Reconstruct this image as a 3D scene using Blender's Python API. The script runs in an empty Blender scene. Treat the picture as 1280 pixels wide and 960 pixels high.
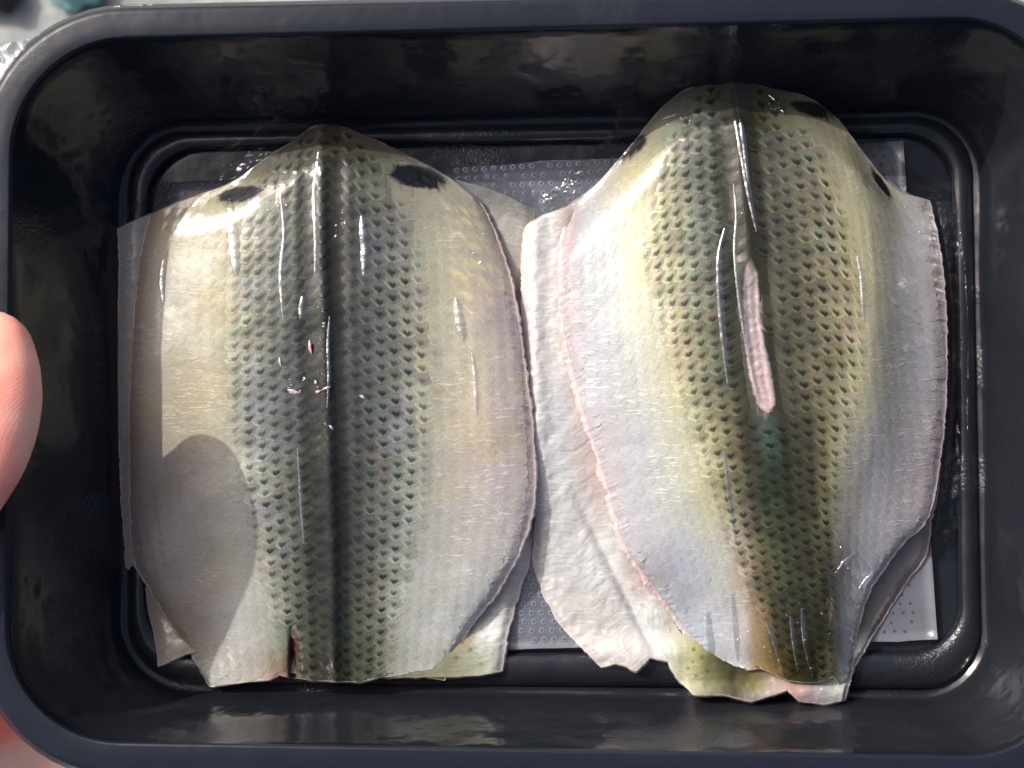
import bpy, math, random
import numpy as np
from mathutils import Vector, Matrix, noise
random.seed(4); rng = np.random.default_rng(4)
S = bpy.context.scene
COL = S.collection
R = math.radians

# ------------------------------------------------------------------ camera
FPX, CX, CY, DIST = 1430.0, 640.0, 480.0, 0.24
down = Vector(((760-CX)/FPX, -(540-CY)/FPX, -1.0)).normalized()      # world -Z seen in camera space
up_c = -down
x_c = (Vector((1, 0, 0)) - up_c*up_c.x).normalized()
y_c = up_c.cross(x_c)
RC = Matrix((x_c, y_c, up_c))                                         # camera -> world
CAMP = Vector((0, 0, DIST))
cd = bpy.data.cameras.new('camera'); cam = bpy.data.objects.new('camera', cd); COL.objects.link(cam)
cam.matrix_world = Matrix.Translation(CAMP) @ RC.to_4x4()
cd.sensor_width = 36; cd.lens = 36*FPX/1280
cd.clip_start = 0.01; cd.clip_end = 50
cd.dof.use_dof = True; cd.dof.focus_distance = 0.262; cd.dof.aperture_fstop = 20
S.camera = cam
RN = np.array(RC)
FLOOR = -0.034
def PT(px, py, z):
    """the point at height z (metres, tray rim = 0) on the sight line of a place in the photograph"""
    px = np.asarray(px, float); py = np.asarray(py, float); z = np.asarray(z, float)
    d = np.stack([(px-CX)/FPX, -(py-CY)/FPX, -np.ones_like(px+py)], -1) @ RN.T
    t = (z-DIST)/d[..., 2]
    return np.stack([d[..., 0]*t, d[..., 1]*t, np.broadcast_to(z, t.shape)+0*t], -1)
def PH(px, py, h): return PT(px, py, FLOOR+np.asarray(h, float)*.001)

# ------------------------------------------------------------------ light
SUN_AZ = Vector((-0.79, 0.61, 0)).normalized(); ELEV = 37.0
to_sun = Vector((SUN_AZ.x*math.cos(R(ELEV)), SUN_AZ.y*math.cos(R(ELEV)), math.sin(R(ELEV))))
sl = bpy.data.lights.new('sun', 'SUN'); sl.energy = 2.3; sl.angle = R(0.5); sl.color = (1, .985, .955)
so = bpy.data.objects.new('sun', sl); COL.objects.link(so)
so.rotation_euler = to_sun.to_track_quat('Z', 'Y').to_euler()
W = bpy.data.worlds.new('World'); S.world = W; W.use_nodes = True
wn = W.node_tree; bg = wn.nodes['Background']; sk = wn.nodes.new('ShaderNodeTexSky')
sk.sky_type = 'NISHITA'; sk.sun_disc = False; sk.sun_elevation = R(ELEV)
sk.sun_rotation = math.atan2(to_sun.x, to_sun.y)
wn.links.new(sk.outputs[0], bg.inputs[0]); bg.inputs[1].default_value = 0.15
sk.air_density = 0.45; sk.dust_density = 6.0; sk.ozone_density = 0.6; sk.altitude = 0
S.view_settings.view_transform = 'Standard'; S.view_settings.look = 'None'
S.view_settings.exposure = 0.58; S.view_settings.gamma = 1; S.view_settings.use_curve_mapping = False
S.render.engine = 'CYCLES'; S.cycles.max_bounces = 8; S.cycles.transparent_max_bounces = 12
S.cycles.sample_clamp_indirect = 4

# ------------------------------------------------------------------ helpers
def lin(c):
    c = np.asarray(c, float)/255
    return np.where(c < .04045, c/12.92, ((c+.055)/1.055)**2.4)
def tag(o, label=None, cat=None, group=None, kind=None):
    for k, v in (('label', label), ('category', cat), ('group', group), ('kind', kind)):
        if v: o[k] = v
    return o
def empty(name, loc, **k):
    o = bpy.data.objects.new(name, None); COL.objects.link(o); o.location = loc; o.empty_display_size = .01
    return tag(o, **k)
def mesh(name, V, Fq, mat, parent=None, smooth=True, uv=None, tint=None, mark=None, up=False):
    V = np.asarray(V, float).reshape(-1, 3)
    me = bpy.data.meshes.new(name)
    off = np.array(parent.location) if parent is not None else np.zeros(3)
    Fq = np.asarray(Fq, np.int64)
    if up:                                                           # faces look up, as an open sheet seen from above must
        a_, b_, c_ = V[Fq[:, 0]], V[Fq[:, 1]], V[Fq[:, 2]]
        if np.cross(b_-a_, c_-a_)[:, 2].sum() < 0: Fq = Fq[:, ::-1]
    if Fq.ndim == 2:
        n, k = Fq.shape
        me.vertices.add(len(V)); me.vertices.foreach_set('co', (V-off).ravel())
        me.loops.add(n*k); me.loops.foreach_set('vertex_index', Fq.ravel().astype(np.int32))
        me.polygons.add(n); me.polygons.foreach_set('loop_start', np.arange(0, n*k, k, dtype=np.int32))
        me.polygons.foreach_set('loop_total', np.full(n, k, np.int32))
        me.update(calc_edges=True)
    if smooth: me.polygons.foreach_set('use_smooth', np.ones(len(me.polygons), bool))
    if uv is not None:
        l = me.uv_layers.new(name='uv'); idx = np.empty(len(me.loops), np.int32); me.loops.foreach_get('vertex_index', idx)
        l.data.foreach_set('uv', np.asarray(uv, float).reshape(-1, 2)[idx].ravel())
    if tint is not None:
        a = me.color_attributes.new('tint', 'FLOAT_COLOR', 'POINT')
        t = np.ones((len(V), 4)); t[:, :3] = np.asarray(tint).reshape(-1, 3); a.data.foreach_set('color', t.ravel())
    if mark is not None:
        a = me.attributes.new('mark', 'FLOAT', 'POINT'); a.data.foreach_set('value', np.broadcast_to(mark, len(V)).astype(float))
    me.materials.append(mat)
    o = bpy.data.objects.new(name, me); COL.objects.link(o); o.parent = parent
    return o
def quads(nr, nc, closed=False, flip=False):
    i, j = np.meshgrid(np.arange(nr-1), np.arange(nc if closed else nc-1), indexing='ij')
    j2 = (j+1) % nc
    q = np.stack([i*nc+j, i*nc+j2, (i+1)*nc+j2, (i+1)*nc+j], -1).reshape(-1, 4)
    return q[:, ::-1] if flip else q
def spline(P, n, sharp=False):
    P = np.asarray(P, float)
    if sharp: Q = P
    else:
        E = np.vstack([2*P[0]-P[1], P, 2*P[-1]-P[-2]]); Q = []
        t = np.linspace(0, 1, 12, endpoint=False)[:, None]
        for k in range(len(P)-1):
            a, b, c, d = E[k:k+4]
            Q.append(.5*((2*b)+(-a+c)*t+(2*a-5*b+4*c-d)*t**2+(-a+3*b-3*c+d)*t**3))
        Q = np.vstack(Q+[P[-1:]])
    L = np.r_[0, np.cumsum(np.linalg.norm(np.diff(Q[:, :2], axis=0), axis=1))]
    s = np.linspace(0, L[-1], n)
    return np.stack([np.interp(s, L, Q[:, k]) for k in range(Q.shape[1])], -1)
def vnoise(X, Y, sc, seed=0, oct=3):
    """smooth value noise on numpy arrays, about -1..1"""
    out = 0; amp = 1; tot = 0
    for o in range(oct):
        g = np.random.default_rng(seed*17+o).uniform(-1, 1, (97, 89))
        x = np.asarray(X)/sc*2**o+13.7*o; y = np.asarray(Y)/sc*2**o+5.1*o
        xi = np.floor(x).astype(int); yi = np.floor(y).astype(int); fx = x-xi; fy = y-yi
        fx = fx*fx*(3-2*fx); fy = fy*fy*(3-2*fy)
        G = lambda a, b: g[a % 97, b % 89]
        v = (G(xi, yi)*(1-fx)+G(xi+1, yi)*fx)*(1-fy)+(G(xi, yi+1)*(1-fx)+G(xi+1, yi+1)*fx)*fy
        out = out+v*amp; tot += amp; amp *= .5
    return out/tot
def sm(x, a, b):
    t = np.clip((np.asarray(x, float)-a)/(b-a), 0, 1); return t*t*(3-2*t)

# ------------------------------------------------------------------ materials
class NT:
    def __init__(s, name):
        s.m = bpy.data.materials.new(name); s.m.use_nodes = True; s.t = s.m.node_tree
        s.b = s.t.nodes['Principled BSDF']; s.out = s.t.nodes['Material Output']
    def n(s, typ, ins=None, **props):
        nd = s.t.nodes.new('ShaderNode'+typ)
        for k, v in props.items(): setattr(nd, k, v)
        for k, v in (ins or {}).items(): s.put(nd.inputs[k], v)
        return nd
    def put(s, sock, v):
        if isinstance(v, bpy.types.NodeSocket): s.t.links.new(v, sock)
        elif isinstance(v, bpy.types.Node): s.t.links.new(v.outputs[0], sock)
        else: sock.default_value = v
    def M(s, op, a, b=0.0, c=0.0, clamp=False):
        nd = s.t.nodes.new('ShaderNodeMath'); nd.operation = op; nd.use_clamp = clamp
        for i, v in enumerate((a, b, c)): s.put(nd.inputs[i], v)
        return nd.outputs[0]
    def mix(s, f, a, b, mode='MIX'):
        nd = s.t.nodes.new('ShaderNodeMix'); nd.data_type = 'RGBA'; nd.blend_type = mode
        s.put(nd.inputs[0], f); s.put(nd.inputs[6], a); s.put(nd.inputs[7], b); return nd.outputs[2]
    def ss(s, x, a, b):
        nd = s.t.nodes.new('ShaderNodeMapRange'); nd.interpolation_type = 'SMOOTHSTEP'
        s.put(nd.inputs[0], x); nd.inputs[1].default_value = a; nd.inputs[2].default_value = b; return nd.outputs[0]
    def P(s, **k):
        for kk, v in k.items(): s.put(s.b.inputs[kk.replace('_', ' ')], v)
    def obj(s, scale=(1, 1, 1)):
        tc = s.n('TexCoord'); mp = s.n('Mapping', {'Vector': tc.outputs['Object'], 'Scale': scale}); return mp.outputs[0]
    def uv(s, scale=(1, 1, 1)):
        tc = s.n('TexCoord'); mp = s.n('Mapping', {'Vector': tc.outputs['UV'], 'Scale': scale}); return mp.outputs[0]
    def noise(s, vec, scale, detail=3, rough=.55):
        return s.n('TexNoise', {'Vector': vec, 'Scale': scale, 'Detail': detail, 'Roughness': rough}).outputs['Fac']
    def bump(s, h, strength, dist, nrm=None):
        d = {'Height': h, 'Strength': strength, 'Distance': dist}
        if nrm is not None: d['Normal'] = nrm
        return s.n('Bump', d).outputs[0]

def skin_mat(name, scales=False):
    t = NT(name)
    col = t.n('Attribute', attribute_name='tint').outputs['Color']
    uv = t.uv()                                                     # photo-pixel-like units / 100 on body
    o = t.obj()
    fine = t.noise(o, 1400, 4, .6)
    mott = t.noise(o, 260, 3)
    col = t.mix(t.M('MULTIPLY', t.ss(mott, .45, .75), .35), col, t.mix(1.0, col, (1.05, 1.02, .92, 1), 'MULTIPLY'))
    col = t.mix(t.M('MULTIPLY', t.ss(fine, .3, .75), .5), t.mix(1.0, col, (.80, .80, .78, 1), 'MULTIPLY'), col)
    sv = t.n('Mapping', {'Vector': t.n('TexCoord').outputs['Object'], 'Scale': (330, 1500, 400), 'Rotation': (0, 0, .12)}).outputs[0]
    stroke = t.M('MULTIPLY', t.ss(t.noise(sv, 1.0, 3, .6), .52, .70), t.ss(t.noise(o, 75, 2), .42, .62))
    lum = t.n('RGBToBW', {0: col}).outputs[0]
    col = t.mix(t.M('MULTIPLY', t.M('MULTIPLY', stroke, t.ss(lum, .15, .45)), .34), col, (.95, .92, .80, 1))
    if scales:
        sep = t.n('SeparateXYZ', {0: uv}); p, q = sep.outputs[0], sep.outputs[1]
        mk = t.n('Attribute', attribute_name='mark').outputs['Fac']
        rnd = t.noise(o, 500, 2)
        ap = t.M('ABSOLUTE', p)
        wob = t.noise(o, 3200, 2, .6)
        ap = t.M('MULTIPLY', t.M('ADD', ap, t.M('MULTIPLY_ADD', rnd, .25, -.10)), t.M('MULTIPLY_ADD', mk, -.55, 1.5))
        jag = t.M('ABSOLUTE', t.M('SINE', t.M('MULTIPLY_ADD', p, 15.0, t.M('MULTIPLY', rnd, 5.0))))
        jag = t.M('ADD', jag, t.M('MULTIPLY_ADD', wob, 1.6, -.8))
        top = t.M('MULTIPLY_ADD', jag, -.075, t.M('MULTIPLY_ADD', ap, -.10, .735))
        bot = t.M('MULTIPLY_ADD', t.M('POWER', ap, 1.3), -.34, .965)
        m1 = t.ss(t.M('SUBTRACT', q, top), -.02, .09)
        m2 = t.ss(t.M('SUBTRACT', bot, q), -.02, .06)
        m3 = t.M('SUBTRACT', 1, t.ss(ap, .28, .54))
        mm = t.M('MULTIPLY', t.M('MULTIPLY', m1, m2), t.M('MULTIPLY', m3, mk), clamp=True)
        # lighter scale pocket with darker rim line along the free edge
        e_ = t.M('ADD', q, t.M('MULTIPLY', t.M('POWER', t.M('ABSOLUTE', p), 2.0), .42))
        rimw = t.M('MULTIPLY', t.ss(e_, .72, .90), t.M('SUBTRACT', 1, t.ss(e_, .93, .98)))
        rimb = t.ss(e_, .94, 1.0)
        col = t.mix(t.M('MULTIPLY', rimw, t.M('MULTIPLY_ADD', t.M('MINIMUM', mk, 1.0), .30, .06)), col, t.mix(1.0, col, (.55, .55, .50, 1), 'MULTIPLY'))
        col = t.mix(t.M('MULTIPLY', rimb, t.M('MULTIPLY_ADD', t.M('MINIMUM', mk, 1.0), .42, .22)), col, t.mix(1.0, col, (1.35, 1.33, 1.25, 1), 'MULTIPLY'))
        col = t.mix(t.M('MULTIPLY', mm, .95), col, t.mix(t.ss(t.n('RGBToBW', {0: col}).outputs[0], .12, .45), (.008, .007, .005, 1), (.034, .024, .006, 1))); MM = mm
        h = t.M('ADD', t.M('ADD', t.M('MULTIPLY', t.noise(o, 2400, 2), .5), t.M('MULTIPLY', mott, .4)), t.M('MULTIPLY', stroke, .35))
        nb = t.bump(h, .5, .0003)
    else:
        sc = t.uv((2.2, 22, 1)); st = t.noise(sc, 1.0, 3, .6)
        st2 = t.noise(t.uv((3.5, 7.2, 1)), 1.0, 2, .5)
        vor = t.n('TexVoronoi', {'Vector': t.uv((6.0, 6.5, 1)), 'Scale': 1.0}, feature='DISTANCE_TO_EDGE').outputs['Distance']
        col = t.mix(t.M('MULTIPLY', t.ss(st, .52, .75), t.M('MULTIPLY', t.ss(t.n('RGBToBW', {0: col}).outputs[0], .1, .4), .16)), col, (.93, .90, .80, 1))
        col = t.mix(t.M('MULTIPLY', t.ss(t.noise(t.uv((1.5, 1.2, 1)), 1.0, 3), .5, .75), .25), col, t.mix(1.0, col, (.86, .84, .93, 1), 'MULTIPLY'))
        h = t.M('ADD', t.M('MULTIPLY', st, .9), t.M('ADD', t.M('MULTIPLY', fine, .25), t.M('ADD', st2, t.M('MULTIPLY', t.ss(vor, 0, .25), .25))))
        nb = t.bump(h, .36, .0004)
    t.P(Base_Color=col, Metallic=t.M('MULTIPLY_ADD', MM, -.10, .10) if scales else .09, Roughness=.48, Specular_IOR_Level=.12, Normal=nb)
    t.P(Coat_Weight=.85, Coat_Roughness=.045, Coat_IOR=1.5)
    cn = t.bump(t.M('ADD', t.M('MULTIPLY', t.noise(o, 150, 2), 1.1), t.M('MULTIPLY', t.noise(o, 1900, 3, .7), .14 if scales else .07)), .4, .0007)
    t.put(t.b.inputs['Coat Normal'], cn)
    if not scales:
        t.P(Subsurface_Weight=.12, Subsurface_Scale=.002); t.b.inputs['Subsurface Radius'].default_value = (1, .5, .35)
    return t.m
SKIN = skin_mat('silver_fish_skin'); SCALE = skin_mat('fish_scale_skin', True)

t = NT('pink_flesh')
o_ = t.obj()
t.P(Base_Color=t.mix(t.M('MULTIPLY', t.ss(t.noise(o_, 420, 4), .35, .7), .5), t.n('Attribute', attribute_name='tint').outputs['Color'], t.mix(1.0, t.n('Attribute', attribute_name='tint').outputs['Color'], (.86, .78, .78, 1), 'MULTIPLY')), Roughness=.35, Subsurface_Weight=.25, Subsurface_Scale=.003,
    Coat_Weight=.9, Coat_Roughness=.1, Normal=t.bump(t.noise(o_, 900, 4), .6, .0004))
FLESH = t.m

def plastic(name, base, rough, amt, dist):
    t = NT(name); o = t.obj()
    patch = t.ss(t.noise(o, 38, 2, .5), .52, .66)
    n1 = t.noise(o, 1300, 3, .6); n2 = t.noise(o, 55, 3)
    dirt = t.ss(t.noise(o, 210, 5, .65), .66, .8)
    h = t.M('ADD', t.M('MULTIPLY', t.M('MULTIPLY', n1, patch), amt), t.M('MULTIPLY', n2, 1.7))
    nb = t.bump(h, .5, dist)
    t.P(Base_Color=t.mix(t.M('MULTIPLY', dirt, .15), (*base, 1), (.10, .105, .12, 1)), Roughness=t.M('MULTIPLY_ADD', patch, .08, rough), Specular_IOR_Level=.5 if rough < .3 else .22, Normal=nb)
    return t.m
BLACK = plastic('glossy_black_plastic', (.012, .0135, .018), .14, .6, .0011)
RIMM = plastic('rim_black_plastic', (.011, .014, .022), .30, .25, .0005)

t = NT('clear_film'); o_ = t.obj()
nb = t.bump(t.M('ADD', t.noise(o_, 120, 3), t.M('MULTIPLY', t.noise(o_, 500, 3), .5)), .7, .0016)
gl = t.n('BsdfGlossy', {'Color': (1, 1, 1, 1), 'Roughness': .07, 'Normal': nb})
tr = t.n('BsdfTransparent', {'Color': (.93, .94, .95, 1)})
lw = t.n('Fresnel', {'IOR': 1.5, 'Normal': nb})
mx = t.n('MixShader', {0: t.M('MINIMUM', t.M('MULTIPLY', lw, 1.5), .35), 1: tr, 2: gl})
t.t.links.new(mx.outputs[0], t.out.inputs[0]); FILM = t.m

t = NT('taut_film'); o_ = t.obj()
nb = t.bump(t.noise(o_, 900, 3), .35, .0004)
gl = t.n('BsdfGlossy', {'Color': (1, 1, 1, 1), 'Roughness': .09, 'Normal': nb})
tr = t.n('BsdfTransparent', {'Color': (1, 1, 1, 1)})
mx = t.n('MixShader', {0: .24, 1: tr, 2: gl})
t.t.links.new(mx.outputs[0], t.out.inputs[0]); CREASE = t.m

t = NT('cut_film_edge'); o_ = t.obj()
nb = t.bump(t.noise(o_, 300, 3), .8, .002)
gl = t.n('BsdfGlossy', {'Color': (1, 1, 1, 1), 'Roughness': .15, 'Normal': nb})
tr = t.n('BsdfTransparent', {'Color': (.85, .87, .88, 1)})
df = t.n('BsdfDiffuse', {'Color': (.7, .72, .74, 1)})
m1 = t.n('MixShader', {0: .25, 1: tr, 2: df})
mx = t.n('MixShader', {0: t.M('MULTIPLY', t.n('Fresnel', {'IOR': 1.5, 'Normal': nb}), 2.2, clamp=True), 1: m1, 2: gl})
t.t.links.new(mx.outputs[0], t.out.inputs[0]); FRINGE = t.m

t = NT('absorbent_pad'); o_ = t.obj()
n = t.noise(o_, 160, 3)
t.P(Base_Color=t.mix(n, (*lin((84, 86, 92)), 1), (*lin((108, 111, 118)), 1)), Roughness=.35, Coat_Weight=.7, Coat_Roughness=.12,
    Normal=t.bump(t.noise(o_, 700, 3), .4, .0003), )
t.b.inputs['Subsurface Weight'].default_value = .1; t.b.inputs['Subsurface Scale'].default_value = .002
PAD = t.m
t = NT('pad_pore'); t.P(Base_Color=(.05, .053, .068, 1), Roughness=.4); PORE = t.m
t = NT('pad_emboss'); t.P(Base_Color=(*lin((108, 114, 127)), 1), Roughness=.3, Coat_Weight=.8, Coat_Roughness=.1); RING = t.m

t = NT('hand_skin'); o_ = t.obj()
n = t.noise(o_, 95, 3); f = t.n('TexWave', {'Vector': o_, 'Scale': 700, 'Distortion': 6, 'Detail': 2}, wave_type='RINGS').outputs['Fac']
red = t.ss(t.noise(o_, 28, 3), .35, .62)
t.P(Base_Color=t.mix(red, (*lin((252, 206, 180)), 1), (*lin((250, 150, 132)), 1)), Roughness=.48, Specular_IOR_Level=.4,
    Subsurface_Weight=.35, Subsurface_Scale=.006, Normal=t.bump(t.M('ADD', t.M('MULTIPLY', f, .5), t.noise(o_, 900, 4)), .09, .00035))
t.b.inputs['Subsurface Radius'].default_value = (1, .35, .2)
HAND = t.m
t = NT('thumb_nail'); t.P(Base_Color=(*lin((232, 180, 168)), 1), Roughness=.25); NAIL = t.m

t = NT('grey_ground'); o_ = t.obj()
c = t.mix(t.ss(t.noise(o_, 9, 5, .6), .35, .65), (.20, .21, .20, 1), (.36, .37, .35, 1))
t.P(Base_Color=c, Roughness=.9, Normal=t.bump(t.noise(o_, 60, 5), .6, .004)); GROUND = t.m
t = NT('teal_cloth'); t.P(Base_Color=(.22, .42, .37, 1), Roughness=.7); TEAL = t.m
t = NT('dark_stone'); t.P(Base_Color=(.035, .022, .022, 1), Roughness=.8); DARK = t.m

# ------------------------------------------------------------------ ground far below the held tray
GZ = -0.62
g = np.array([PT(x, y, GZ) for x, y in ((0, 0),)])[0]
n = 60
gx, gy = np.meshgrid(np.linspace(-4, 4, n), np.linspace(-4, 4, n), indexing='ij')
ground = mesh('ground', np.stack([gx, gy, GZ+.012*vnoise(gx, gy, .4, 3)], -1), quads(n, n), GROUND)
tag(ground, kind='structure')

# ------------------------------------------------------------------ tray
def roundquad(C, r, ns=36, nc=14):
    """C: TL, TR, BR, BL in photo px -> closed loop of points"""
    C = [np.array(c, float) for c in C]; rr = r if hasattr(r, '__len__') else [r]*4
    out = []
    for k in range(4):
        c = C[k]; p = C[k-1]; nx = C[(k+1) % 4]
        e1 = (p-c)/np.linalg.norm(p-c); e2 = (nx-c)/np.linalg.norm(nx-c)
        for th in np.linspace(0, math.pi/2, nc):
            out.append(c+e1*rr[k]*(1-math.sin(th))+e2*rr[k]*(1-math.cos(th)))
        a = c+e2*rr[k]; e3 = (C[(k+2) % 4]-nx)/np.linalg.norm(C[(k+2) % 4]-nx)
        b = nx-e2*rr[(k+1) % 4]
        for s_ in np.linspace(0, 1, ns+2)[1:-1]: out.append(a+(b-a)*s_)
    return np.array(out)
def qlerp(A, B, f): return [tuple(np.array(a)*(1-f)+np.array(b)*f) for a, b in zip(A, B)]
OUT = [(-24, 14), (1374, -16), (1392, 991), (-30, 966)]
INN = [(15, 51), (1334, 19), (1346, 948), (7, 926)]
WBT = [(148, 156), (1224, 136), (1238, 876), (150, 864)]
def loops(defs):
    V = []
    for q, r, z in defs:
        L = roundquad(q, r); V.append(PT(L[:, 0], L[:, 1], z))
    return np.array(V)
tray = empty('food_tray', (0, 0, FLOOR), label='deep glossy black plastic tray with rounded corners holding the fish', cat='tray')
L = loops([(qlerp(OUT, INN, -.12), 185, -.0075), (qlerp(OUT, INN, -.06), 182, -.003), (OUT, 178, -.0012), (qlerp(OUT, INN, .05), 176, -.0001),
           (qlerp(OUT, INN, .18), 172, 0.0), (qlerp(OUT, INN, .55), 162, 0.0), (qlerp(OUT, INN, .90), 148, 0.0), (qlerp(OUT, INN, .96), 144, -.0001), (INN, 140, -.0004), (qlerp(INN, WBT, .022), 138, -.0009)])
m_ = L.shape
mesh('rim', L, quads(m_[0], m_[1], True), RIMM, tray)
defs = [(qlerp(INN, WBT, .022), 138, -.0009)]
for f in np.linspace(.06, .97, 14): defs.append((qlerp(INN, WBT, f), 138-48*f, -.0009-.0305*f))
defs += [(qlerp(INN, WBT, 1.0), 88, -.0318), (qlerp(INN, WBT, 1.05), 84, -.0324), (qlerp(INN, WBT, 1.08), 80, -.0326), (qlerp(INN, WBT, 1.2), 70, FLOOR+.0001)]
L = loops(defs)
# vacuum-moulded wall is slightly wavy
ang = np.linspace(0, 2*math.pi, L.shape[1], endpoint=False)
for k in range(1, len(L)-3):
    amp = .0006*math.sin(math.pi*k/(len(L)-3))
    cen = L[k].mean(0); d = L[k]-cen; d[:, 2] = 0; d /= np.linalg.norm(d, axis=1)[:, None]
    L[k] += d*(amp*(np.sin(9*ang+.25*k)+.6*np.sin(17*ang+1.3+.2*k)))[:, None]
mesh('wall', L, quads(L.shape[0], L.shape[1], True), BLACK, tray)
a = PT(np.array([150, 1215, 1215, 150]), np.array([150, 150, 850, 850]), FLOOR-.0002)
gx, gy = np.meshgrid(np.linspace(a[:, 0].min(), a[:, 0].max(), 80), np.linspace(a[:, 1].min(), a[:, 1].max(), 60), indexing='ij')
mesh('floor', np.stack([gx, gy, FLOOR-.0002+.00012*vnoise(gx, gy, .02, 8)], -1), quads(80, 60, flip=False), BLACK, tray)
# raised bead pressed round the floor
BEAD = [(172, 176), (1202, 156), (1214, 838), (172, 834)]
defs = []
for k in range(9):
    th = math.pi*k/8
    defs.append((qlerp(BEAD, WBT, .62-.62*(1-math.cos(th))), 74-6*(1-math.cos(th)), FLOOR+.0003+.0030*math.sin(th)**.8))
L = loops(defs); mesh('raised_bead', L, quads(L.shape[0], L.shape[1], True), BLACK, tray)

# ------------------------------------------------------------------ absorbent pad
pad = empty('absorbent_pad', tuple(PH(700, 500, .5)), label='grey embossed absorbent pad lying under the fish on the tray floor', cat='pad')
PC = [(212, 228), (1129, 177), (1172, 800), (196, 822)]
nu, nv = 60, 44
u, v = np.meshgrid(np.linspace(0, 1, nu), np.linspace(0, 1, nv), indexing='ij')
def bil(u, v):
    c = [np.array(p, float) for p in PC]
    return ((1-u)*(1-v))[..., None]*c[0]+(u*(1-v))[..., None]*c[1]+(u*v)[..., None]*c[2]+((1-u)*v)[..., None]*c[3]
pp = bil(u, v); pp[..., 1] += 2.0*vnoise(pp[..., 0], pp[..., 1], 40, 2)*((v < .02) | (v > .98))
hh = 1.6+.25*vnoise(pp[..., 0], pp[..., 1], 60, 5)
top = PH(pp[..., 0], pp[..., 1], hh); low = top.copy(); low[..., 2] = FLOOR+.0004
V = np.concatenate([top.reshape(-1, 3), low.reshape(-1, 3)]); q = quads(nu, nv, flip=True)
idx = np.arange(nu*nv).reshape(nu, nv); per = np.r_[idx[:, 0], idx[-1, 1:], idx[-2::-1, -1], idx[0, -2:0:-1]]
side = np.stack([per, np.roll(per, -1), np.roll(per, -1)+nu*nv, per+nu*nv], -1)
mesh('sheet', V, np.vstack([q, side]), PAD, pad)
# embossed pores in rows (tiny: one part)
def padh(x, y): return 1.6+.25*vnoise(np.array([x]), np.array([y]), 60, 5)[0]
VR, FR, VP, FP = [], [], [], []
def ring(x, y, r0, r1, VV, FF, disc=False, lift=.12):
    b = len(VV); k = 8; h = padh(x, y)
    c = PH(x, y, h)
    for i in range(k):
        th = 2*math.pi*i/k
        for rr, dz in ((r0, .03), ((r0+r1)/2, lift), (r1, .03)):
            VV.append((c[0]+rr*math.cos(th), c[1]+rr*math.sin(th), c[2]+dz*.001+.00002))
    for i in range(k):
        j = (i+1) % k
        for s_ in (0, 1): FF.append((b+i*3+s_, b+j*3+s_, b+j*3+s_+1, b+i*3+s_+1)[::-1])
def inzone(x, y):
    if 560 < x < 800 and y < 290: return 1
    if 600 < x < 780 and 690 < y < 830: return 1
    if x > 1020 and 170 < y < 260: return 2
    if x > 1060 and y > 690: return 2
    if x < 290 and y < 270: return 2
    return 0
for j in range(54):
    for i in range(76):
        uu, vv = (i+.5+.25*(j % 2)*2*.5)/78, (j+.45)/54.5
        x, y = bil(np.array(uu), np.array(vv)); z_ = inzone(x, y)
        if not z_ or random.random() < .12: continue
        x += random.uniform(-.5, .5); y += random.uniform(-.5, .5)
        if z_ == 1: ring(x, y, .00026, .00078, VR, FR, lift=.10)
        ring(x, y, .0, .00036 if z_ == 2 else .00024, VP, FP, lift=.05)
tag(mesh('embossed_ring', VR, FR, RING, pad), kind='stuff'); tag(mesh('pore', VP, FP, PORE, pad), kind='stuff')

# ------------------------------------------------------------------ fish
def table(rows, x, y):
    ys = np.array([r[0] for r in rows], float); out = []
    for _, st in rows:
        xs = np.array([s[0] for s in st], float); cs = lin(np.array([s[1] for s in st], float))
        out.append(np.stack([np.interp(x, xs, cs[:, k]) for k in range(3)], -1))
    out = np.array(out)                                             # rows, ..., 3
    k = np.clip(np.searchsorted(ys, y)-1, 0, len(ys)-2); f = np.clip((y-ys[k])/(ys[k+1]-ys[k]), 0, 1)
    f = f*f*(3-2*f)
    o2 = out.reshape(len(ys), -1, 3); kf = k.ravel(); ff = f.ravel()[:, None]; ar = np.arange(len(kf))
    o_ = (o2[kf, ar]*(1-ff)+o2[kf+1, ar]*ff).reshape(np.shape(x)+(3,))
    l_ = o_.mean(-1, keepdims=True); o_ = o_*.82+.18*l_
    return 1.03*o_*l_**.42*np.array([.97, 1.0, .99])
def blot(c, x, y, cx, cy, rx, ry, rot, col, edge=.16, seed=1, amt=1.0):
    th = R(rot); dx, dy = x-cx, y-cy
    a = (dx*math.cos(th)+dy*math.sin(th))/rx; b = (-dx*math.sin(th)+dy*math.cos(th))/ry
    r = np.sqrt(a*a+b*b)+.16*vnoise(x, y, 9, seed)+.10*vnoise(x, y, 3, seed+3)
    w = ((1-sm(r, 1-edge, 1+edge))*amt)[..., None]
    return c*(1-w)+lin(col)*w

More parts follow.
